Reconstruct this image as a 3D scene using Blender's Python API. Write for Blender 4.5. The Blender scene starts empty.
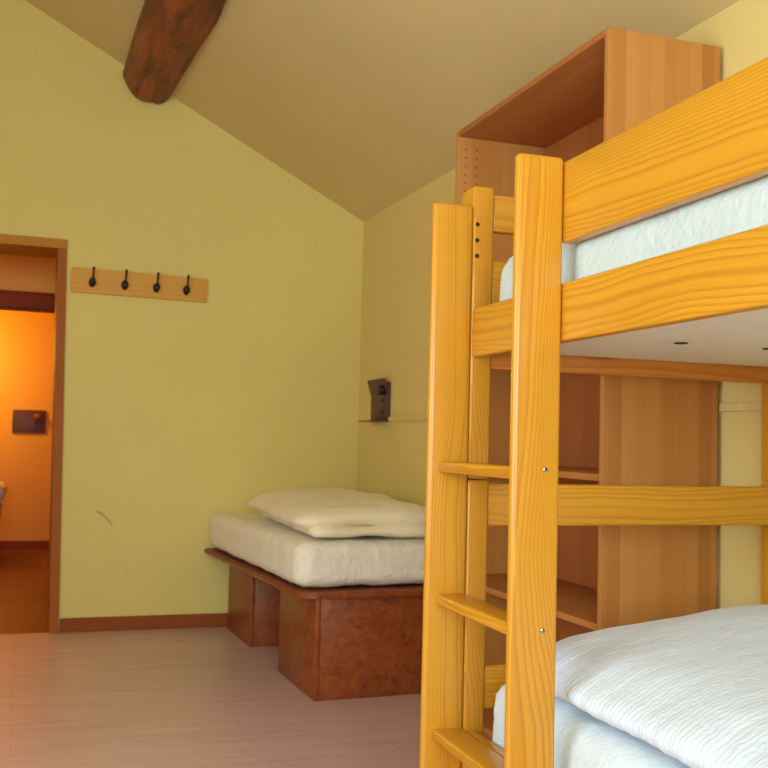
import bpy, bmesh, math, random
from mathutils import Vector, Matrix, noise
random.seed(7)
S = bpy.context.scene
COL = S.collection
PI = math.pi

# ------------------------------------------------------------------ node helpers
class NT:
    def __init__(self, name):
        self.m = bpy.data.materials.new(name); self.m.use_nodes = True
        self.t = self.m.node_tree; self.b = self.t.nodes['Principled BSDF']
    def n(self, typ, **kw):
        x = self.t.nodes.new(typ)
        for k, v in kw.items():
            if hasattr(x, k): setattr(x, k, v)
        return x
    def l(self, a, b): self.t.links.new(a, b)
    def math(self, op, a, b=None, c=None):
        x = self.n('ShaderNodeMath', operation=op)
        for i, v in enumerate((a, b, c)):
            if v is None: continue
            if isinstance(v, (int, float)): x.inputs[i].default_value = v
            else: self.l(v, x.inputs[i])
        return x.outputs[0]
    def coord(self): return self.n('ShaderNodeTexCoord').outputs['Object']
    def mapping(self, v, scale=(1, 1, 1), loc=(0, 0, 0), rot=(0, 0, 0)):
        x = self.n('ShaderNodeMapping'); self.l(v, x.inputs[0])
        x.inputs['Scale'].default_value = scale; x.inputs['Location'].default_value = loc; x.inputs['Rotation'].default_value = rot
        return x.outputs[0]
    def noise(self, v, scale, detail=3, rough=.5, dist=0):
        x = self.n('ShaderNodeTexNoise'); self.l(v, x.inputs['Vector'])
        x.inputs['Scale'].default_value = scale; x.inputs['Detail'].default_value = detail
        x.inputs['Roughness'].default_value = rough; x.inputs['Distortion'].default_value = dist
        return x.outputs[0]
    def ramp(self, f, stops, interp='LINEAR'):
        x = self.n('ShaderNodeValToRGB'); self.l(f, x.inputs[0]); r = x.color_ramp; r.interpolation = interp
        while len(r.elements) < len(stops): r.elements.new(.5)
        for e, (p, c) in zip(r.elements, stops):
            e.position = p; e.color = (c, c, c, 1) if isinstance(c, (int, float)) else (*c, 1)
        return x.outputs[0]
    def mix(self, f, a, b, blend='MIX'):
        x = self.n('ShaderNodeMix', data_type='RGBA', blend_type=blend)
        for i, v in ((0, f), (6, a), (7, b)):
            if isinstance(v, (int, float)): x.inputs[i].default_value = v
            elif isinstance(v, tuple): x.inputs[i].default_value = (*v, 1)
            else: self.l(v, x.inputs[i])
        return x.outputs[2]
    def bump(self, h, strength=.3, dist=.01):
        x = self.n('ShaderNodeBump'); self.l(h, x.inputs['Height'])
        x.inputs['Strength'].default_value = strength; x.inputs['Distance'].default_value = dist
        self.l(x.outputs[0], self.b.inputs['Normal'])
    def base(self, c):
        if isinstance(c, tuple): self.b.inputs['Base Color'].default_value = (*c, 1)
        else: self.l(c, self.b.inputs['Base Color'])
        return self
    def rough(self, r, spec=.5):
        self.b.inputs['Roughness'].default_value = r; self.b.inputs['Specular IOR Level'].default_value = spec
        return self

def axis_vec(N, axis, gs, cs=1.0):
    """object coordinates with the grain axis moved to z and scaled by gs"""
    sep = N.n('ShaderNodeSeparateXYZ'); N.l(N.coord(), sep.inputs[0])
    o = {'x': (2, 1, 0), 'y': (2, 0, 1), 'z': (0, 1, 2)}[axis]
    return [sep.outputs[i] for i in o]

def pine(name, axis, light, dark, period=.0065, rough=.36, knots=False, coat=.25, spec=.45):
    N = NT(name)
    a, b, g = axis_vec(N, axis, 1)
    rnd = N.n('ShaderNodeObjectInfo').outputs['Random']
    gz = N.math('ADD', g, N.math('MULTIPLY', rnd, 9.0))
    v = N.n('ShaderNodeCombineXYZ'); N.l(a, v.inputs[0]); N.l(b, v.inputs[1]); N.l(gz, v.inputs[2])
    v = v.outputs[0]
    w1 = N.noise(N.mapping(v, (3.5, 3.5, 1.15)), 1.0, 1, .4)
    w2 = N.noise(N.mapping(v, (16, 16, 5)), 1.0, 2, .5)
    w = N.math('ADD', N.math('MULTIPLY', N.math('SUBTRACT', w1, .5), .16), N.math('MULTIPLY', N.math('SUBTRACT', w2, .5), .014))
    aa = N.math('ADD', N.math('ADD', a, N.math('MULTIPLY_ADD', rnd, .07, -.035)), w)
    bb = N.math('ADD', N.math('MULTIPLY_ADD', rnd, .03, .035), b)
    r = N.math('SQRT', N.math('ADD', N.math('MULTIPLY', aa, aa), N.math('MULTIPLY', bb, bb)))
    fr = N.math('FRACT', N.math('DIVIDE', r, period))
    line = N.ramp(fr, [(0, .05), (.45, .18), (.8, .85), (.88, 1), (1, .05)])
    tone = N.noise(N.mapping(v, (9, 9, .8)), 1.0, 2, .5)
    fib = N.noise(N.mapping(v, (420, 420, 7)), 1.0, 2, .6)
    f = N.math('MULTIPLY', line, N.math('MULTIPLY_ADD', tone, 1.1, .15))
    c = N.mix(f, light, dark)
    c = N.mix(N.math('MULTIPLY', N.ramp(fib, [(.45, 0), (.75, 1)]), .22), c, dark)
    mid = tuple(.55 * x + .45 * y for x, y in zip(light, dark))
    c = N.mix(N.ramp(tone, [(.42, 0), (.72, .6)]), c, mid)
    if knots:
        vo = N.n('ShaderNodeTexVoronoi', feature='F1'); N.l(N.mapping(v, (9, 9, 2.2)), vo.inputs['Vector']); vo.inputs['Scale'].default_value = 1
        c = N.mix(N.ramp(vo.outputs['Distance'], [(.05, 1), (.16, 0)]), c, (.16, .035, .008))
    N.base(c).rough(rough, spec)
    N.b.inputs['Coat Weight'].default_value = coat; N.b.inputs['Coat Roughness'].default_value = .25
    N.bump(f, .06, .002)
    return N.m

def staves(name, across, along, cols, width=.042, rough=.4):
    """edge-glued laminate: strips of slightly different wood side by side"""
    N = NT(name)
    sep = N.n('ShaderNodeSeparateXYZ'); N.l(N.coord(), sep.inputs[0])
    ia, ig = 'xyz'.index(across), 'xyz'.index(along)
    a = sep.outputs[ia]; g = sep.outputs[ig]
    rnd = N.n('ShaderNodeObjectInfo').outputs['Random']
    idx = N.math('FLOOR', N.math('DIVIDE', N.math('ADD', a, 5.0), width))
    wn = N.n('ShaderNodeTexWhiteNoise', noise_dimensions='2D')
    cv = N.n('ShaderNodeCombineXYZ'); N.l(idx, cv.inputs[0]); N.l(rnd, cv.inputs[1]); N.l(cv.outputs[0], wn.inputs['Vector'])
    c = N.ramp(wn.outputs['Value'], [(0, cols[0]), (.5, cols[1]), (1, cols[2])])
    sc = [160, 160, 160]; sc[ig] = 4
    fib = N.noise(N.mapping(N.coord(), tuple(sc)), 1.0, 3, .6)
    sc2 = [14, 14, 14]; sc2[ig] = 1.2
    soft = N.noise(N.mapping(N.coord(), tuple(sc2)), 1.0, 2, .5)
    c = N.mix(N.math('MULTIPLY', N.ramp(fib, [(.4, 0), (.8, 1)]), .35), c, cols[0])
    c = N.mix(N.ramp(soft, [(.45, 0), (.8, .5)]), c, cols[1])
    N.base(c).rough(rough, .4)
    return N.m

def plain(name, c, rough=.5, metal=0, spec=.5, nscale=40, var=.12):
    N = NT(name)
    f = N.noise(N.coord(), nscale, 3)
    N.base(N.mix(f, tuple(x * (1 - var) for x in c), tuple(min(1, x * (1 + var)) for x in c))).rough(rough, spec)
    N.b.inputs['Metallic'].default_value = metal
    return N.m

def plaster(name, c, mark=False):
    N = NT(name)
    co = N.coord()
    big = N.noise(co, 1.1, 3, .5)
    c2 = tuple(x * .95 for x in c)
    col = N.mix(N.ramp(big, [(.35, 0), (.65, 1)]), c, c2)
    if mark:   # old scuffs on the painted wall, small brown specks and one curved scratch
        sp = N.noise(co, 38.0, 1, .4)
        col = N.mix(N.ramp(sp, [(.80, 0), (.82, .4)]), col, (.30, .17, .07))
        sep = N.n('ShaderNodeSeparateXYZ'); N.l(co, sep.inputs[0])
        x, z = sep.outputs[0], sep.outputs[2]
        t = N.math('DIVIDE', N.math('SUBTRACT', x, .382), .083)
        zc = N.math('SUBTRACT', .632, N.math('MULTIPLY', N.math('POWER', N.math('MAXIMUM', t, 0), 1.5), .074))
        d = N.math('ABSOLUTE', N.math('SUBTRACT', z, zc))
        inside = N.math('MULTIPLY', N.math('GREATER_THAN', t, 0), N.math('LESS_THAN', t, 1))
        m = N.math('MULTIPLY', inside, N.ramp(d, [(0, .75), (.009, 0)]))
        col = N.mix(m, col, (.14, .10, .03))
    N.base(col).rough(.75, .25)
    f = N.noise(co, 60, 4, .6); f2 = N.noise(co, 6, 2, .5)
    N.bump(N.math('ADD', N.math('MULTIPLY', f, .25), f2), .18, .012)
    return N.m

def floorboards(name, c0, c1, c2, rough=.33, spec=.5):
    N = NT(name); co = N.coord()
    br = N.n('ShaderNodeTexBrick'); N.l(co, br.inputs['Vector'])
    br.inputs['Scale'].default_value = 1; br.inputs['Brick Width'].default_value = 1.25; br.inputs['Row Height'].default_value = .13
    br.inputs['Mortar Size'].default_value = .0012; br.inputs['Mortar Smooth'].default_value = .2; br.offset = .37
    br.inputs['Color1'].default_value = (0, 0, 0, 1); br.inputs['Color2'].default_value = (1, 1, 1, 1); br.inputs['Mortar'].default_value = (.5, .5, .5, 1)
    g = N.noise(N.mapping(co, (1.3, 16, 1)), 1.6, 5, .65, .6)
    g2 = N.noise(N.mapping(co, (3, 120, 1)), 1.0, 3, .6)
    c = N.mix(N.ramp(g, [(.3, 0), (.7, 1)]), c0, c1)
    c = N.mix(N.math('MULTIPLY', N.ramp(g2, [(.4, 0), (.75, 1)]), .45), c, c2)
    c = N.mix(N.math('MULTIPLY', br.outputs['Color'], .22), c, c2)
    c = N.mix(N.math('MULTIPLY', br.outputs['Fac'], .7), c, tuple(x * .45 for x in c2))
    N.base(c).rough(rough, spec)
    N.l(N.ramp(g, [(.3, rough - .06), (.7, rough + .1)]), N.b.inputs['Roughness'])
    N.bump(N.math('SUBTRACT', N.math('MULTIPLY', g2, .3), br.outputs['Fac']), .12, .003)
    return N.m

def seersucker(name, c, rows=None, scale=75, strength=.5):
    N = NT(name); co = N.coord()
    w = N.n('ShaderNodeTexWave', wave_type='BANDS', bands_direction='DIAGONAL' if rows is None else rows)
    N.l(co, w.inputs['Vector']); w.inputs['Scale'].default_value = 25 if rows else 30
    w.inputs['Distortion'].default_value = 5; w.inputs['Detail'].default_value = 2; w.inputs['Detail Scale'].default_value = 2.2
    nz = N.noise(co, scale, 3, .6)
    vo = N.n('ShaderNodeTexVoronoi', feature='SMOOTH_F1'); N.l(co, vo.inputs['Vector']); vo.inputs['Scale'].default_value = scale * .9
    h = N.math('ADD', N.math('MULTIPLY', w.outputs['Fac'], .8 if rows else .12), N.math('ADD', N.math('MULTIPLY', nz, .8), N.math('MULTIPLY', vo.outputs['Distance'], .7)))
    N.base(c).rough(.9, .15)
    N.b.inputs['Sheen Weight'].default_value = .15
    N.bump(h, strength, .006)
    return N.m

# ------------------------------------------------------------------ materials
PL, PD = (.655, .32, .018), (.39, .138, .004)
M = {}
for ax in 'xyz': M['pine_' + ax] = pine('pine varnish ' + ax, ax, PL, PD, {'x': .0065, 'y': .0075, 'z': .0050}[ax])
M['rail_x'] = pine('redder pine ' + 'x', 'x', (.58, .21, .03), (.36, .09, .008), .008, knots=True)  # redder, darker pine with knots for one height of end rail
M['rack_pine'] = pine('rack pine', 'x', (.70, .40, .09), (.60, .29, .045), .012, .6, coat=0, spec=.2)
RC = ((.47, .190, .046), (.54, .238, .058), (.59, .288, .074))
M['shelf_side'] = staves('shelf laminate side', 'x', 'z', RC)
M['shelf_flat'] = staves('shaded shelf laminate boards', 'x', 'y', ((.40, .14, .033), (.44, .165, .04), (.48, .19, .048)))  # interior shade painted in: same laminate, redder and darker than the sides
M['shelf_back'] = staves('shaded shelf laminate back', 'y', 'z', ((.34, .105, .026), (.36, .115, .03), (.38, .125, .033)), .2)  # shade of the recess painted into the back panel's colour
M['wall'] = plaster('yellow plaster', (.75, .64, .215), True)
M['wall_side'] = plaster('yellow plaster side', (.78, .635, .24))
M['ceil'] = plaster('cream plaster ceiling', (.70, .56, .265))
M['hall'] = plaster('lamp tinted hall plaster', (.80, .45, .10))  # orange of the lamplight put into the colour of pale plaster
M['floor'] = floorboards('pale laminate', (.74, .54, .53), (.64, .445, .43), (.48, .32, .305))
M['hall_floor'] = floorboards('red brown boards', (.20, .05, .016), (.14, .033, .010), (.08, .018, .006), .4)
M['trim_red'] = pine('stained trim', 'x', (.32, .085, .016), (.20, .045, .008), .012, .6, coat=0, spec=.2)
M['door_head'] = pine('door head wood', 'x', (.52, .25, .035), (.42, .17, .02), .014, .6, coat=0, spec=.2)
M['door_jamb'] = pine('door jamb wood', 'z', (.40, .13, .022), (.28, .075, .012), .012, .6, coat=0, spec=.2)
M['lintel'] = pine('dark lintel wood', 'x', (.26, .05, .01), (.17, .03, .006), .012, .6, coat=0, spec=.2)
M['white_board'] = plain('white board', (.80, .77, .70), .55)
M['hole'] = plain('dark hole', (.02, .013, .01), .9)
M['steel'] = plain('zinc steel', (.55, .55, .55), .3, 1)
M['iron'] = plain('black iron', (.018, .010, .012), .4, .3)
M['lamp_brown'] = plain('brown metal', (.105, .045, .052), .45, .2, .5, 90)
M['lamp_dark'] = plain('dark metal', (.022, .014, .03), .4, .3)
M['white_paint'] = plain('white plastic', (.74, .60, .25), .5)
M['win_white'] = plain('white window paint', (.8, .8, .78), .4)
M['sheet'] = seersucker('white seersucker sheet', (.62, .72, .78), None, 75, .4)
M['sheet_upper'] = seersucker('darkened white sheet upper', (.52, .61, .59), None, 75, .45)  # same white sheet, darkened to offset the stronger light on the upper bunk
M['duvet'] = seersucker('white striped seersucker', (.64, .74, .83), 'Y', 70, .2)
M['sheet_bounce'] = seersucker('bounce tinted sheet', (.86, .82, .66), None, 42, .9)  # yellow bounce from the walls put into the sheet colour
M['duvet_bounce'] = seersucker('bounce tinted duvet cotton', (.86, .78, .54), None, 30, .5)  # the same wall bounce mixed into the duvet colour
def osb():
    N = NT('red varnished chipboard'); co = N.coord()
    vo = N.n('ShaderNodeTexVoronoi', feature='F1'); N.l(N.mapping(co, (1, 1, 1)), vo.inputs['Vector']); vo.inputs['Scale'].default_value = 26
    nz = N.noise(co, 13, 5, .7, 1.6)
    nf = N.noise(N.mapping(co, (30, 30, 90)), 1, 3, .6, .8)
    c = N.ramp(nz, [(.28, (.115, .021, .005)), (.5, (.25, .054, .011)), (.70, (.36, .095, .02))])
    c = N.mix(N.math('MULTIPLY', N.ramp(nf, [(.5, 0), (.7, 1)]), .45), c, (.12, .026, .006))
    hs = N.n('ShaderNodeSeparateColor'); N.l(vo.outputs['Color'], hs.inputs[0])
    c = N.mix(N.math('MULTIPLY', hs.outputs[0], .4), c, (.37, .11, .025))
    N.base(c).rough(.38, .45); return N.m
M['osb'] = osb()
def bark():
    N = NT('dark log wood'); co = N.coord()
    st = N.noise(N.mapping(co, (11, 1.3, 11)), 1.3, 5, .65, .5)
    bl = N.noise(N.mapping(co, (9, 4, 9)), 1.0, 3, .6)
    c = N.ramp(st, [(.3, (.04, .010, .008)), (.5, (.20, .036, .014)), (.70, (.38, .085, .025))])
    c = N.mix(N.ramp(bl, [(.56, 0), (.66, .75)]), c, (.035, .010, .012))
    N.base(c).rough(.5, .4); N.bump(st, .6, .02); return N.m
M['bark'] = bark()
def glass():
    N = NT('window glass')
    tr = N.n('ShaderNodeBsdfTransparent'); gl = N.n('ShaderNodeBsdfGlossy'); gl.inputs['Roughness'].default_value = .02
    mx = N.n('ShaderNodeMixShader'); mx.inputs[0].default_value = .06
    N.l(tr.outputs[0], mx.inputs[1]); N.l(gl.outputs[0], mx.inputs[2])
    N.l(mx.outputs[0], N.t.nodes['Material Output'].inputs['Surface']); return N.m
M['glass'] = glass()
def bulb():
    N = NT('warm lamp glass'); N.base((1, .7, .4))
    N.b.inputs['Emission Color'].default_value = (1, .42, .08, 1); N.b.inputs['Emission Strength'].default_value = 12; return N.m
M['bulb'] = bulb()

# ------------------------------------------------------------------ mesh helpers
def link(name, bm, mat, parent=None, loc=(0, 0, 0), smooth=False, rot=(0, 0, 0)):
    me = bpy.data.meshes.new(name); bm.normal_update(); bm.to_mesh(me); bm.free()
    me.materials.append(M[mat] if isinstance(mat, str) else mat)
    if smooth:
        for p in me.polygons: p.use_smooth = True
    o = bpy.data.objects.new(name, me); COL.objects.link(o)
    o.location = loc; o.rotation_euler = rot
    if parent: o.parent = parent
    return o
def add_box(bm, x0, x1, y0, y1, z0, z1, bev=0, seg=2):
    r = bmesh.ops.create_cube(bm, size=1)
    vs = r['verts']
    for v in vs:
        v.co = Vector(((x0 + x1) / 2 + v.co.x * (x1 - x0), (y0 + y1) / 2 + v.co.y * (y1 - y0), (z0 + z1) / 2 + v.co.z * (z1 - z0)))
    if bev:
        es = list({e for v in vs for e in v.link_edges})
        bmesh.ops.bevel(bm, geom=es, offset=bev, segments=seg, profile=.5, affect='EDGES', clamp_overlap=True)
def board(name, x0, x1, y0, y1, z0, z1, mat, parent=None, bev=.003, seg=2):
    """a board whose origin is its own centre"""
    bm = bmesh.new(); c = ((x0 + x1) / 2, (y0 + y1) / 2, (z0 + z1) / 2)
    add_box(bm, x0 - c[0], x1 - c[0], y0 - c[1], y1 - c[1], z0 - c[2], z1 - c[2], bev, seg)
    return link(name, bm, mat, parent, c, bev > 0)
def auto(o, ang=40):
    me = o.data
    for p in me.polygons: p.use_smooth = True
    try: me.set_sharp_from_angle(angle=math.radians(ang))
    except Exception: pass
    return o
def add_lathe(bm, prof, n=24, M4=Matrix()):
    """revolve (r, h) about z, transformed by M4"""
    rings = []
    for r, h in prof:
        rings.append([bm.verts.new(M4 @ Vector((r * math.cos(2 * PI * k / n), r * math.sin(2 * PI * k / n), h))) for k in range(n)])
    for a, b in zip(rings, rings[1:]):
        for k in range(n): bm.faces.new((a[k], a[(k + 1) % n], b[(k + 1) % n], b[k]))
    bm.faces.new(list(reversed(rings[0]))); bm.faces.new(rings[-1])
def add_tube(bm, pts, rad, n=10):
    rings = []
    for i, p in enumerate(pts):
        p = Vector(p); a = Vector(pts[max(i - 1, 0)]); b = Vector(pts[min(i + 1, len(pts) - 1)])
        t = (b - a).normalized(); u = t.cross(Vector((1, 0, 0)))
        if u.length < .1: u = t.cross(Vector((0, 1, 0)))
        u.normalize(); w = t.cross(u)
        r = rad[i] if isinstance(rad, (list, tuple)) else rad
        rings.append([bm.verts.new(p + (u * math.cos(2 * PI * k / n) + w * math.sin(2 * PI * k / n)) * r) for k in range(n)])
    for a, b in zip(rings, rings[1:]):
        for k in range(n): bm.faces.new((a[k], a[(k + 1) % n], b[(k + 1) % n], b[k]))
    bm.faces.new(list(reversed(rings[0]))); bm.faces.new(rings[-1])
    bmesh.ops.recalc_face_normals(bm, faces=bm.faces[:])
def add_prism(bm, poly, axis, d0, d1):
    """poly: 2-D points in the plane across `axis`"""
    def P(q, d):
        return {'x': (d, q[0], q[1]), 'y': (q[0], d, q[1]), 'z': (q[0], q[1], d)}[axis]
    A = [bm.verts.new(P(q, d0)) for q in poly]; B = [bm.verts.new(P(q, d1)) for q in poly]
    n = len(poly)
    for k in range(n): bm.faces.new((A[k], A[(k + 1) % n], B[(k + 1) % n], B[k]))
    bm.faces.new(A); bm.faces.new(B)
    bmesh.ops.recalc_face_normals(bm, faces=bm.faces[:])
def add_soft(bm, sx, sy, sz, r, step=.02, fn=None, off=(0, 0, 0)):
    """softly rounded slab centred at off; r = (rx, ry, rz) rounding radii; fn moves every point afterwards"""
    h = Vector((sx / 2, sy / 2, sz / 2)); r = Vector(r)
    cache = {}
    def V(q):
        key = tuple(round(c, 5) for c in q)
        if key in cache: return cache[key]
        q = Vector(q); inner = Vector([max(-(h[i] - r[i]), min(h[i] - r[i], q[i])) for i in range(3)])
        d = Vector([(q[i] - inner[i]) / r[i] for i in range(3)])
        L = d.length
        if L > 1e-6: d = d / L
        p = inner + Vector([d[i] * r[i] for i in range(3)]) + Vector(off)
        nrm = Vector([d[i] / r[i] for i in range(3)])
        if nrm.length > 1e-6: nrm.normalize()
        if fn: p = fn(p, nrm)
        v = bm.verts.new(p); cache[key] = v; return v
    for ax in range(3):
        u, w = [i for i in range(3) if i != ax]
        nu, nw = max(2, round(2 * h[u] / step)), max(2, round(2 * h[w] / step))
        for sgn in (-1, 1):
            def at(i, j):
                q = [0, 0, 0]; q[ax] = sgn * h[ax]; q[u] = -h[u] + 2 * h[u] * i / nu; q[w] = -h[w] + 2 * h[w] * j / nw; return q
            for i in range(nu):
                for j in range(nw):
                    f = [V(at(i, j)), V(at(i + 1, j)), V(at(i + 1, j + 1)), V(at(i, j + 1))]
                    if len(set(f)) == 4:
                        try: bm.faces.new(f)
                        except ValueError: pass
    bmesh.ops.recalc_face_normals(bm, faces=bm.faces[:])

def tag(o, label, cat, group=None, kind=None):
    o['label'] = label; o['category'] = cat
    if group: o['group'] = group
    if kind: o['kind'] = kind
    return o
def thing(name, loc, rz, label, cat, group=None):
    o = bpy.data.objects.new(name, None); COL.objects.link(o); o.empty_display_size = .1
    o.location = loc; o.rotation_euler = (0, 0, rz); return tag(o, label, cat, group)
def struct(o, label, cat): return tag(o, label, cat, None, 'structure')

# ------------------------------------------------------------------ the room
YB = 5.62                    # painted face of the wall with the door
XC, ZC, SL = 1.839, 2.3425, .5205
TW = .0088
XL, YR = -1.7, -1.7          # left and rear walls (behind the viewer's back)
YH = 6.9                     # the hall's other wall, with a second opening
def wall_x(y): return XC + (YB - y) * math.tan(TW)
def zc(x): return ZC + SL * (XC - x)

def strip_wall(name, rects, axis, d0, d1, mat):
    bm = bmesh.new()
    for poly in rects: add_prism(bm, poly, axis, d0, d1)
    return link(name, bm, mat)

# floor
bm = bmesh.new(); add_box(bm, XL - .2, 2.3, YR - .2, YB, -.12, 0)
struct(link('floor', bm, 'floor'), 'pale pinkish brown laminate floor of the bedroom', 'floor')
bm = bmesh.new(); add_box(bm, -2.6, 2.3, YB, 10.0, -.12, 0)
struct(link('floor_hall', bm, 'hall_floor'), 'dark red brown board floor beyond the doorway', 'floor')

# back wall with door opening; pentagon pieces follow the slope of the ceiling
DX0, DX1, DZ = -.74, .165, 2.055     # rough opening
up = .15
lp = [(XL - .2, 0), (DX0, 0), (DX0, zc(DX0) + up), (XL - .2, zc(XL - .2) + up)]
mp = [(DX0, DZ), (DX1, DZ), (DX1, zc(DX1) + up), (DX0, zc(DX0) + up)]
rp = [(DX1, 0), (2.3, 0), (2.3, zc(2.3) + up), (DX1, zc(DX1) + up)]
struct(strip_wall('wall_back', [lp, mp, rp], 'y', YB, YB + .30, 'wall'), 'yellow plaster back wall around the open doorway, with scuffs', 'wall')
# right wall
bm = bmesh.new()
L = YB - YR + .2
add_box(bm, 0, .25, -L, .3, 0, ZC + .02)
struct(link('wall_right', bm, 'wall_side', None, (XC, YB, 0), rot=(0, 0, TW)), 'yellow plaster side wall behind the bookcase and platform bed', 'wall')
# ceiling slab sloping down to the right wall
bm = bmesh.new()
add_prism(bm, [(2.4, zc(2.4)), (XL - .2, zc(XL - .2)), (XL - .2, zc(XL - .2) + .2), (2.4, zc(2.4) + .2)], 'y', YR - .2, YB + .02)
struct(link('ceiling', bm, 'ceil'), 'sloping cream plaster ceiling falling to the right wall', 'ceiling')

# rear and left walls with windows (daylight comes through them)
WR = (-1.35, .65, .85, 2.25)      # rear window x0 x1 z0 z1
def rear_poly():
    x0, x1, z0, z1 = WR; zt = lambda x: zc(x) + .1
    a = XL - .2; b = 2.3
    return [[(a, 0), (x0, 0), (x0, zt(x0)), (a, zt(a))], [(x1, 0), (b, 0), (b, zt(b)), (x1, zt(x1))],
            [(x0, 0), (x1, 0), (x1, z0), (x0, z0)], [(x0, z1), (x1, z1), (x1, zt(x1)), (x0, zt(x0))]]
struct(strip_wall('wall_rear', rear_poly(), 'y', YR - .25, YR, 'wall_side'), 'yellow plaster rear wall with a wide window', 'wall')
WL = (.3, 2.1, .8, 2.2)           # left window y0 y1 z0 z1
zt = zc(XL) + .1
struct(strip_wall('wall_left', [[(YR, 0), (WL[0], 0), (WL[0], zt), (YR, zt)], [(WL[1], 0), (YB, 0), (YB, zt), (WL[1], zt)],
       [(WL[0], 0), (WL[1], 0), (WL[1], WL[2]), (WL[0], WL[2])], [(WL[0], WL[3]), (WL[1], WL[3]), (WL[1], zt), (WL[0], zt)]], 'x', XL - .25, XL, 'wall_side'),
       'yellow plaster left wall with a window', 'wall')
def window(name, w, h, loc, rz, label):
    e = bpy.data.objects.new(name, None); COL.objects.link(e); e.location = loc; e.rotation_euler = (0, 0, rz); struct(e, label, 'window')
    bm = bmesh.new(); t = .06
    for b in ((-w / 2, -w / 2 + t, 0, h), (w / 2 - t, w / 2, 0, h), (-w / 2 + t, w / 2 - t, 0, t), (-w / 2 + t, w / 2 - t, h - t, h), (-t / 2, t / 2, t, h - t)):
        add_box(bm, b[0], b[1], -.03, .03, b[2], b[3])
    link('window_frame', bm, 'win_white', e)
    for s in (-1, 1):
        bm = bmesh.new(); add_box(bm, min(s * .03, s * (w / 2 - t)), max(s * .03, s * (w / 2 - t)), -.004, .004, t, h - t)
        link('pane', bm, 'glass', e)
window('window_1', WR[1] - WR[0], WR[3] - WR[2], ((WR[0] + WR[1]) / 2, YR - .15, WR[2]), 0, 'white framed window in the rear wall')
window('window_2', WL[1] - WL[0], WL[3] - WL[2], (XL - .15, (WL[0] + WL[1]) / 2, WL[2]), PI / 2, 'white framed window in the left wall')

# door opening: jambs, head, casing (an old frame that leans a little)
d = bpy.data.objects.new('door_1', None); COL.objects.link(d); d.location = (-.29, YB, 0)
struct(d, 'open doorway with red brown wooden frame beside the coat rack', 'door')
def sheared(name, xb0, xb1, xt0, xt1, y0, y1, z0, z1, mat):
    bm = bmesh.new(); add_prism(bm, [(xb0 + .29, z0), (xb1 + .29, z0), (xt1 + .29, z1), (xt0 + .29, z1)], 'y', y0, y1)
    bmesh.ops.bevel(bm, geom=bm.edges[:], offset=.003, segments=2, affect='EDGES')
    return link(name, bm, mat, d)
sheared('jamb', .164, .212, .124, .170, -.018, .33, 0, 2.03, 'door_jamb')
sheared('jamb', -.81, -.765, -.85, -.805, -.018, .33, 0, 2.03, 'door_jamb')
sheared('door_head', -.85, .1705, -.85, .1715, -.02, .33, 2.03, 2.08, 'door_head')
# baseboard
bm = bmesh.new(); add_box(bm, -.45, .45, -.016, 0, 0, .073, .004)
b = link('baseboard_back', bm, 'trim_red', None, (.665, YB, 0)); struct(b, 'reddish wooden baseboard along the back wall', 'baseboard')
# cable trunking along the right wall
for k, (a, b) in enumerate(((-2.14, -.54), (-3.9, -3.243))):
    bm = bmesh.new(); add_box(bm, -.014, 0, a, b, 1.154, 1.178, .003)
    struct(link('trim_%d' % (k + 1), bm, 'white_paint', None, (XC, YB, 0), rot=(0, 0, TW)),
           ('thin pale cable trunking between the reading lamp and the bookcase', 'thin pale cable trunking on the wall in front of the bookcase')[k], 'trim')

# log beam under the ceiling
bm = bmesh.new()
n, yy = 40, [YB + .05 - .1 * k for k in range(74)]
rings = []
for y in yy:
    t = min(1, max(0, (YB - y) / 1.2)); r0 = .143 + .034 * t
    cx = .567 + .045 * t; cz = 3.012 + .03 * t
    ring = []
    for k in range(n):
        a = 2 * PI * k / n
        q = Vector((math.cos(a) * 1.4, y * .9, math.sin(a) * 1.4))
        r = r0 * (1 + .10 * noise.noise(q) + .035 * noise.noise(q * 3.1))
        # the end at the wall is rounded off
        e = max(0, 1 - (YB + .02 - y) / .10); r *= (1 - (.13 if math.cos(a) < .3 else .03) * e * e)
        ring.append(bm.verts.new((cx + r * math.cos(a), y, cz + r * math.sin(a))))
    rings.append(ring)
for a, b in zip(rings, rings[1:]):
    for k in range(n): bm.faces.new((a[k], a[(k + 1) % n], b[(k + 1) % n], b[k]))
bm.faces.new(rings[0]); bm.faces.new(rings[-1]); bmesh.ops.recalc_face_normals(bm, faces=bm.faces[:])
struct(link('ceiling_beam', bm, 'bark', smooth=True), 'dark brown rough log beam running under the sloping ceiling', 'beam')

# ------------------------------------------------------------------ hall and the room beyond the doorway
struct(strip_wall('wall_hall', [[(-2.6, 0), (-.95, 0), (-.95, 2.6), (-2.6, 2.6)], [(.32, 0), (2.3, 0), (2.3, 2.6), (.32, 2.6)],
       [(-.95, 1.95), (.32, 1.95), (.32, 2.6), (-.95, 2.6)]], 'y', YH, YH + .15, 'hall'), 'plaster hall wall above the second opening', 'wall')
d2 = bpy.data.objects.new('door_2', None); COL.objects.link(d2); d2.location = (-.3, YH, 0); struct(d2, 'second opening beyond the doorway with dark wooden lintel', 'door')
board('lintel', -.69, .62, -.02, .17, 1.845, 1.955, 'lintel', d2, .004)
board('jamb', .58, .64, -.02, .17, 0, 1.845, 'door_jamb', d2, .004)
board('jamb', -.71, -.65, -.02, .17, 0, 1.845, 'door_jamb', d2, .004)
bm = bmesh.new(); add_box(bm, -2.6, 2.3, YB + .3, 10.0, 2.6, 2.75); struct(link('ceiling_hall', bm, 'hall'), 'plain hall ceiling', 'ceiling')
bm = bmesh.new(); add_box(bm, -2.6, 2.3, 9.7, 9.95, 0, 2.6)
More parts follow.
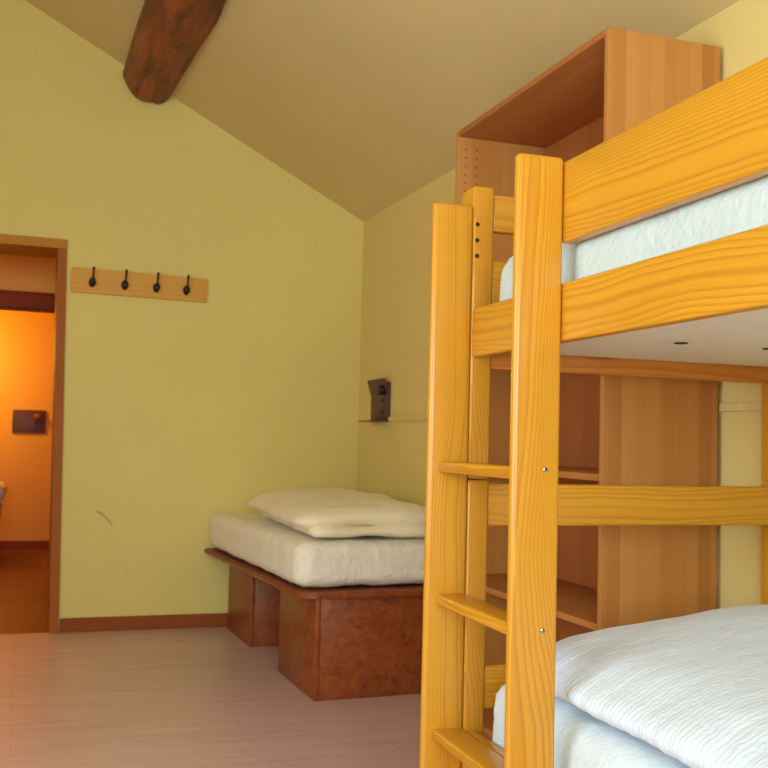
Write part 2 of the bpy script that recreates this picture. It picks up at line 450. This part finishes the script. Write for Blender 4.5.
struct(link('wall_far', bm, 'hall'), 'lamp lit wall at the end of the room beyond', 'wall')
bm = bmesh.new(); add_box(bm, -2.7, -2.6, YB + .3, 10, 0, 2.6); struct(link('wall_hall_left', bm, 'hall'), 'hall side wall out of sight at left', 'wall')
bm = bmesh.new(); add_box(bm, 2.3, 2.4, YB + .3, 10, 0, 2.6); struct(link('wall_hall_right', bm, 'hall'), 'hall side wall out of sight at right', 'wall')
bm = bmesh.new(); add_box(bm, -1.9, 2.0, 9.685, 9.7, 0, .07)
struct(link('baseboard_far', bm, 'lintel'), 'dark baseboard of the far wall beyond the doorway', 'baseboard')

# ------------------------------------------------------------------ wall reading lamps (one beside the platform bed, one in the far room)
def reading_lamp(loc, rz, label, mirror=1):
    """faces local -y; plate .29 wide .205 high"""
    t = thing('reading_lamp', loc, rz, label, 'wall lamp', None)
    board('back_plate', -.145, .145, -.018, 0, 0, .205, 'lamp_brown', t, .002)
    return t
G = 'wall reading lamps'
# lamp on the right wall
lx = wall_x(5.25)
t = thing('reading_lamp', (lx, 5.25, 1.158), TW, 'brown metal reading lamp on the side wall above the platform bed', 'wall lamp')
board('back_plate', -.016, 0, -.165, .11, 0, .208, 'lamp_brown', t, .002)
bm = bmesh.new(); add_prism(bm, [(-.016, .14), (-.042, .225), (-.036, .228), (-.010, .15)], 'y', -.165, .11)
add_prism(bm, [(-.016, .14), (-.04, .222), (-.002, .205), (-.002, .14)], 'y', .104, .11)
link('deflector', bm, 'lamp_brown', t)
board('ledge', -.088, 0, -.165, .11, -.006, 0, 'lamp_brown', t, .001)
bm = bmesh.new(); add_lathe(bm, [(.0, 0), (.022, 0), (.026, .01), (.026, .05), (.022, .056), (0, .056)], 20, Matrix.Translation((-.055, -.115, .165)) @ Matrix.Rotation(PI / 2, 4, 'Y'))
h = link('lamp_head', bm, 'lamp_dark', t, smooth=True)
for z in (.045, .112):
    bm = bmesh.new(); add_lathe(bm, [(.0, 0), (.009, 0), (.008, .006), (0, .006)], 16, Matrix.Translation((-.016, -.085, z)) @ Matrix.Rotation(-PI / 2, 4, 'Y'))
    link('switch', bm, 'lamp_dark', t, smooth=True)
# lamp in the far room
t = thing('reading_lamp', (.032, 9.70, 1.04), 0, 'brown metal reading lamp on the orange lit wall seen through the doorway', 'wall lamp')
board('back_plate', -.142, .142, -.018, 0, 0, .208, 'lamp_brown', t, .002)
bm = bmesh.new(); add_lathe(bm, [(.0, 0), (.022, 0), (.026, .01), (.026, .055), (.022, .06), (0, .06)], 20, Matrix.Translation((.04, -.05, .15)) @ Matrix.Rotation(PI / 2, 4, 'Y'))
link('lamp_head', bm, M['trim_red'], t, smooth=True)
for z in (.045, .095):
    bm = bmesh.new(); add_lathe(bm, [(.0, 0), (.012, 0), (.011, .006), (0, .006)], 16, Matrix.Translation((.062, -.018, z)) @ Matrix.Rotation(PI / 2, 4, 'X'))
    link('switch', bm, 'lamp_dark', t, smooth=True)
# bed edge in the far room
t = thing('single_bed', (-1.19, 8.9, 0), 0, 'bed just showing at the left edge of the doorway', 'bed')
for sx in (-.95, .95):
    for sy in (-.4, .4): board('leg', sx - .03, sx + .03, sy - .03, sy + .03, 0, .30, 'door_jamb', t)
board('bed_frame', -1.0, 1.0, -.45, .45, .22, .30, 'door_head', t)
bm = bmesh.new(); add_soft(bm, 2.1, .88, .17, (.06, .06, .06), .04, None, (-.015, 0, .385)); 
tag(link('mattress', bm, 'sheet', None, (-1.19, 8.9, 0), True), 'white mattress end at the left edge of the doorway view', 'mattress')
bm = bmesh.new(); add_soft(bm, .7, .8, .16, (.1, .1, .08), .04, None, (.72, 0, .558))
tag(link('pillow', bm, 'sheet', None, (-1.19, 8.9, 0), True), 'white pillow on the bed beyond the doorway', 'pillow')

# ------------------------------------------------------------------ coat rack
t = thing('coat_rack', (.5605, YB, 1.864), .0, 'pine coat rack with four black hooks on the back wall', 'coat rack')
t.rotation_euler = (0, .010, 0)
board('rack_board', -.364, .364, -.022, 0, -.066, .066, 'rack_pine', t, .002)
def hook(x):
    bm = bmesh.new()
    # oval back plate, upswept prong with round tip and a short lower stub
    add_lathe(bm, [(0, 0), (1, 0), (.92, .35), (.6, .8), (0, 1)], 20, Matrix.Translation((x, -.022, -.008)) @ Matrix.Diagonal((.019, .010, .027, 1)) @ Matrix.Rotation(PI / 2, 4, 'X'))
    add_tube(bm, [(x, -.028, -.012), (x, -.045, -.004), (x + .001, -.058, .022), (x + .002, -.062, .058)], [.008, .0065, .0055, .0055])
    add_lathe(bm, [(0, -1), (.6, -.75), (1, 0), (.6, .75), (0, 1)], 12, Matrix.Translation((x + .002, -.063, .064)) @ Matrix.Diagonal((.0085, .0085, .0095, 1)))
    h = link('hook', bm, 'iron', t, smooth=True)
    bm = bmesh.new()
    add_lathe(bm, [(0, -1), (.5, -.87), (.87, -.5), (1, 0), (.87, .5), (.5, .87), (0, 1)], 16, Matrix.Translation((x, -.046, -.006)) @ Matrix.Diagonal((.017, .015, .023, 1)))
    link('knob', bm, 'iron', h, smooth=True)
for x in (-.253, -.083, .086, .249): hook(x)

# ------------------------------------------------------------------ platform bed
PX, PY, TP = 1.1347, 3.9425, .0269
pw = .69
pb = thing('platform_bed', (PX, PY, 0), TP, 'low reddish brown chipboard platform bed in the far corner', 'platform bed')
DZ0, DZ1 = .412, .436
LEND = 1.60
# deck with rounded corner
def rounded_rect(x0, x1, y0, y1, r, n=8):
    pts = []
    for cx, cy, a in ((x1 - r, y1 - r, 0), (x0 + r, y1 - r, 90), (x0 + r, y0 + r, 180), (x1 - r, y0 + r, 270)):
        for k in range(n + 1):
            q = math.radians(a + 90 * k / n); pts.append((cx + r * math.cos(q), cy + r * math.sin(q)))
    return pts
bm = bmesh.new(); pts = [(px - .052 * max(0, py) / 1.66 * (1 if px < .3 else 0), py) for px, py in rounded_rect(-.088, pw - .01, -.045, 1.655, .09) if not (px < .1 and py > 1.5)]
k = next(i for i, q in enumerate(pts) if q[0] < .1)
pts[k:k] = [(-.105, 1.655), (-.130, 1.645), (-.139, 1.62)]
add_prism(bm, pts, 'z', DZ0, DZ1)
bmesh.ops.bevel(bm, geom=[e for e in bm.edges if abs(e.verts[0].co.z - e.verts[1].co.z) < 1e-5], offset=.006, segments=2, affect='EDGES')
auto(link('deck', bm, 'osb', pb))
def pbox(y0, y1):   # hollow plinth box of four panels
    board('front_panel', .020, pw - .03, y0, y0 + .019, 0, DZ0, 'osb', pb, .002)
    board('side_panel', 0, .019, y0, y1, 0, DZ0, 'osb', pb, .002)
    board('side_panel', pw - .049, pw - .03, y0 + .02, y1 - .02, 0, DZ0, 'osb', pb, .002)
    board('rear_panel', .020, pw - .03, y1 - .019, y1, 0, DZ0, 'osb', pb, .002)
pbox(0, .548); pbox(1.09, LEND)
def rough_cloth(amp, sc, amp2=0, sc2=1):
    def f(p, nrm):
        d = amp * noise.noise(p * sc) + amp2 * noise.noise(Vector((p.x * sc2, p.y * sc2, p.z * sc2 * 2.2)))
        return p + nrm * d
    return f
bm = bmesh.new()
add_soft(bm, .75, 1.63, .190, (.07, .07, .045), .014, rough_cloth(.006, 7, .0035, 42), (.294, .825, .097))
tag(link('mattress', bm, 'sheet_bounce', None, (PX, PY, DZ1 + .005), True, (0, 0, TP + .026)), 'sheeted mattress, yellow bounce put into its colour, on the reddish platform bed', 'mattress')
# folded duvet: two layers joined at the fold
zm = DZ1 + .205
def fold_fn(lift, sag):
    def f(p, nrm):
        t = max(0., min(1., p.y / 1.25))
        e = max(0., min(1., (p.x + .03) / .26)); e2 = max(0., min(1., (.70 - p.x) / .3)); e3 = max(0., min(1., (1.33 - p.y) / .25))
        top = max(0., min(1., (p.z - .03) / .09))
        z = p.z + lift * t * e * top - sag * ((1 - e) ** 1.6 + .6 * (1 - e2) ** 2 + .7 * (1 - e3) ** 2) * (.25 + .75 * top)
        d = .013 * noise.noise(p * 4.5) + .008 * noise.noise(Vector((p.x * 5, p.y * 15, p.z * 9))) + .003 * noise.noise(p * 26)
        q = Vector((p.x, p.y, z)) + nrm * d
        q.z = max(q.z, .002 + .2 * max(0, .02 + d))
        return q
    return f
bm = bmesh.new()
add_soft(bm, .60, 1.17, .055, (.06, .06, .0275), .018, fold_fn(.0, .0), (.335, .60, .028))
add_soft(bm, .64, 1.27, .095, (.10, .11, .0475), .016, fold_fn(.020, .030), (.30, .665, .085))
tag(link('folded_duvet', bm, 'duvet_bounce', None, (PX - .055, PY, zm), True, (0, 0, TP - .06)), 'duvet, yellow bounce put into its colour, folded on the platform bed mattress', 'duvet')

# ------------------------------------------------------------------ bookcase
SX, SY, TS = 1.478, 2.379, -.003
SD, SW, SZ = .372, 1.055, 2.212
bc = thing('bookcase', (SX, SY, 0), TS, 'tall open laminated wood bookcase standing behind the bunk bed', 'bookcase')
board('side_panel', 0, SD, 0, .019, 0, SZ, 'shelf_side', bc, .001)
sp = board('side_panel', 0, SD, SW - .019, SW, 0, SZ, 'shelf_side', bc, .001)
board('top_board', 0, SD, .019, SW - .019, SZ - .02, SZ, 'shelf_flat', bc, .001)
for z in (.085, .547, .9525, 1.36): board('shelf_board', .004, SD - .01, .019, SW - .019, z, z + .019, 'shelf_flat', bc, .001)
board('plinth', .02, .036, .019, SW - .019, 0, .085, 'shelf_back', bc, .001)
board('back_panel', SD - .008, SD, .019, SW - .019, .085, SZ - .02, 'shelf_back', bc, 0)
hm = None
for x in (.032, .078):
    for k in range(17):
        z = 1.635 + .032 * k
        if hm is None:
            bm = bmesh.new(); add_lathe(bm, [(0, 0), (.0029, 0), (.0029, .0012), (0, .0012)], 10, Matrix.Rotation(PI / 2, 4, 'X'))
            o = link('pin_hole', bm, 'hole', sp); hm = o.data
        else:
            o = bpy.data.objects.new('pin_hole', hm); COL.objects.link(o); o.parent = sp
        o.location = (x - SD / 2, -.0095, z - SZ / 2)

# ------------------------------------------------------------------ bunk bed
K, H0 = .865, 1.045
BX, BY, TB = 1.0964 * K, 1.9348 * K, -.0169
bk = thing('bunk_bed', (BX, BY, 0), TB, 'varnished pine bunk bed with a ladder in the foreground', 'bunk bed')
def zz(z): return H0 + K * (z - H0)
def bb(name, x0, x1, y0, y1, z0, z1, mat, parent=bk, bev=.005, seg=3, floor=False):
    return auto(board(name, x0 * K, x1 * K, y0 * K, y1 * K, 0 if floor else zz(z0), zz(z1), mat, parent, bev, seg), 50)
PR = .045
BW = 1.0           # inner face of the right posts
PT, PYD = .0587, .09
Y0, Y1 = -1.56, .4964      # inner faces of the near and far posts
for x0 in (0, BW):
    for y0 in (Y1, Y0 - PYD):
        bb('bed_post', x0, x0 + (PR if x0 else PT), y0, y0 + PYD, 0, .9505, 'pine_z', floor=True)
        bb('bed_post', x0, x0 + (PR if x0 else PT), y0, y0 + PYD, .9535, 1.7356, 'pine_z')
# side rails
bb('side_rail', 0, .030, Y0, Y1, 1.274, 1.403, 'pine_y')
bb('side_rail', BW + PR - .03, BW + PR, Y0, Y1, 1.274, 1.403, 'pine_y')
bb('side_rail', 0, .030, Y0, Y1, .17, .305, 'pine_y')
bb('side_rail', BW + PR - .03, BW + PR, Y0, Y1, .17, .305, 'pine_y')
bb('guard_rail', 0, .030, Y0, .012, 1.491, 1.673, 'pine_y')
bb('guard_rail', BW + PR - .03, BW + PR, Y0, Y1, 1.491, 1.673, 'pine_y')
# end rails: far end and near end
for y in (Y1 + .004, Y0 - .034):
    bb('end_rail', PT, BW, y, y + .030, 1.617, 1.717, 'pine_x')
    bb('end_rail', PT, BW, y, y + .030, 1.41, 1.537, 'pine_x')
    bb('end_rail', PT, BW, y, y + .030, 1.246, 1.37, 'rail_x')
    bb('end_rail', PT, BW, y, y + .030, .8285, .9407, 'pine_x')
    bb('end_rail', PT, BW, y, y + .030, .352, .463, 'pine_x')
# boards carrying the mattresses
base = bb('bed_base', .030, BW + PR - .03, Y0, Y1, 1.294, 1.312, 'white_board', bev=0)
for hx in (.08, .342, .592, .866):
    for hy in (.055, -.45, -.95):
        bm = bmesh.new(); add_lathe(bm, [(0, 0), (.014, 0), (.014, .002), (0, .002)], 16, Matrix.Translation((hx * K - (.03 + BW + PR - .03) / 2 * K, hy * K - (Y0 + Y1) / 2 * K, -.0095)))
        link('vent_hole', bm, 'hole', base)
bb('bed_base', .030, BW + PR - .03, Y0, Y1, .19, .21, 'white_board', bev=0)
# bolt holes in the far left post
for z in (1.631, 1.588, 1.546):
    bm = bmesh.new(); add_lathe(bm, [(0, 0), (.0052, 0), (.0045, .0015), (0, .001)], 14, Matrix.Translation((.0113 * K, Y1 * K, zz(z))) @ Matrix.Rotation(PI / 2, 4, 'X'))
    link('bolt', bm, 'hole', bk, smooth=True)
# ladder hung on the outside of the far half of the bed
LX = -.113; LT = .026
ld = bpy.data.objects.new('ladder', None); COL.objects.link(ld); ld.parent = bk
for y in (0, Y1): bb('ladder_upright', LX, 0, y, y + LT, 0, 1.6815, 'pine_z', ld, .009, 4, True)
for z in (.983, .6415, .2975):
    bb('rung', -.088, -.006, LT, Y1, z - .0135, z + .0145, 'pine_y', ld, .007, 3)
for z in (.994, .651, .306):
    bm = bmesh.new()
    T = Matrix.Translation((-.0365 * K, 0, zz(z))) @ Matrix.Rotation(PI / 2, 4, 'X')
    add_lathe(bm, [(0, 0), (.0052, 0), (.0048, .0016), (.003, .0026), (0, .003)], 16, T)
    s = link('screw', bm, 'steel', ld, smooth=True)
    bm = bmesh.new()
    for w, hh in ((.003, .0008), (.0008, .003)): add_box(bm, -.0365 * K - w, -.0365 * K + w, -.0034, -.0026, zz(z) - hh, zz(z) + hh)
    link('screw_slot', bm, 'hole', s)

# bedding of the bunk (each lies on the bed: things of their own)
def bl(x, y, z): return (x * K, y * K, zz(z))
def soft_bunk(name, x0, x1, y0, y1, z0, z1, r, mat, fn, label, cat, step=.014):
    bm = bmesh.new()
    add_soft(bm, (x1 - x0) * K, (y1 - y0) * K, (z1 - z0) * K, r, step, fn)
    o = link(name, bm, mat, None, (0, 0, 0), True)
    o.matrix_world = Matrix.Translation((BX, BY, 0)) @ Matrix.Rotation(TB, 4, 'Z') @ Matrix.Translation(bl((x0 + x1) / 2, (y0 + y1) / 2, (z0 + z1) / 2))
    return tag(o, label, cat)
soft_bunk('mattress', .038, BW + .004, Y0 + .03, .452, 1.318, 1.55, (.06, .06, .07), 'sheet_upper', rough_cloth(.005, 8, .003, 45),
          'white mattress on the upper bunk showing between the rails', 'mattress')
soft_bunk('mattress', .038, BW + .004, Y0 + .03, .452, 00.223, .452, (.05, .06, .06), 'sheet', rough_cloth(.006, 7, .003, 40),
          'white sheeted mattress on the lower bunk', 'mattress')
def duvet_fn(p, nrm):
    # a plump rolled edge towards the ladder, swelling to the middle of the bed
    u = p.x / K + .38      # 0 at left edge .. .7
    top = max(0, min(1, (p.z + .03) / .07)); n = max(0, min(1, (.55 - p.y) / 1.0))
    z = p.z + top * ((.078 + .040 * n) * math.sin(PI / 2 * min(1, max(0, u / .82))) + .014  * noise.noise(p * 3.3))
    d = .008 * noise.noise(p * 5.5) + .0025 * noise.noise(Vector((p.x * 10, p.y * 60, p.z * 10)))
    x = p.x - .040 * (1 - top) * max(0, 1 - u / .15)
    return Vector((x, p.y, z)) + nrm * d
soft_bunk('duvet', .062, .86, -1.25, .34, .464, .553, (.12, .16, .045), 'duvet', duvet_fn,
          'white seersucker duvet lying on the lower bunk', 'duvet', .012)

# ------------------------------------------------------------------ lights
def area(name, w, h, loc, rot, power, col):
    L = bpy.data.lights.new(name, 'AREA'); L.shape = 'RECTANGLE'; L.size = w; L.size_y = h; L.energy = power; L.color = col
    o = bpy.data.objects.new(name, L); COL.objects.link(o); o.location = loc; o.rotation_euler = rot; return o
area('daylight_rear', WR[1] - WR[0] - .1, WR[3] - WR[2] - .1, ((WR[0] + WR[1]) / 2, YR - .26, (WR[2] + WR[3]) / 2), (PI / 2, 0, 0), 138, (.82, .93, 1))
area('daylight_left', WL[1] - WL[0] - .1, WL[3] - WL[2] - .1, (XL - .26, (WL[0] + WL[1]) / 2, (WL[2] + WL[3]) / 2), (PI / 2, 0, -PI / 2), 86, (.82, .93, 1))
P = bpy.data.lights.new('hall_lamp', 'POINT'); P.energy = 50; P.color = (1, .50, .06); P.shadow_soft_size = .08
o = bpy.data.objects.new('hall_lamp', P); COL.objects.link(o); o.location = (-.75, 9.15, 1.75)
P = bpy.data.lights.new('corridor_bounce_fill', 'POINT'); P.energy = 12; P.color = (1, .32, .03); P.shadow_soft_size = .08  # unseen fill added for the orange bounce onto the hall header
o = bpy.data.objects.new('corridor_bounce_fill', P); COL.objects.link(o); o.location = (-1.5, 6.4, 1.7)
W = bpy.data.worlds.new('sky'); S.world = W; W.use_nodes = True
W.node_tree.nodes['Background'].inputs[0].default_value = (.75, .85, 1, 1); W.node_tree.nodes['Background'].inputs[1].default_value = 1.0

# ------------------------------------------------------------------ camera
yaw, pitch, roll, fpx = .3408, .057, .0256, 1007.49
F = Vector((math.sin(yaw) * math.cos(pitch), math.cos(yaw) * math.cos(pitch), math.sin(pitch)))
R = Vector((math.cos(yaw), -math.sin(yaw), 0)); U = R.cross(F)
R2 = R * math.cos(roll) + U * math.sin(roll); U2 = -R * math.sin(roll) + U * math.cos(roll)
cam = bpy.data.cameras.new('camera'); co = bpy.data.objects.new('camera', cam); COL.objects.link(co)
cam.sensor_width = 36; cam.sensor_fit = 'HORIZONTAL'; cam.lens = fpx / 768 * 36; cam.clip_start = .05
co.matrix_world = Matrix(((R2.x, U2.x, -F.x, 0), (R2.y, U2.y, -F.y, 0), (R2.z, U2.z, -F.z, 1.0453), (0, 0, 0, 1)))
cam.dof.use_dof = True; cam.dof.focus_distance = 1.9; cam.dof.aperture_fstop = 11
S.camera = co
S.view_settings.view_transform = 'Standard'; S.view_settings.look = 'None'; S.view_settings.gamma = 1; S.view_settings.exposure = 0
S.cycles.max_bounces = 10; S.cycles.diffuse_bounces = 6
S.cycles.sample_clamp_indirect = 8
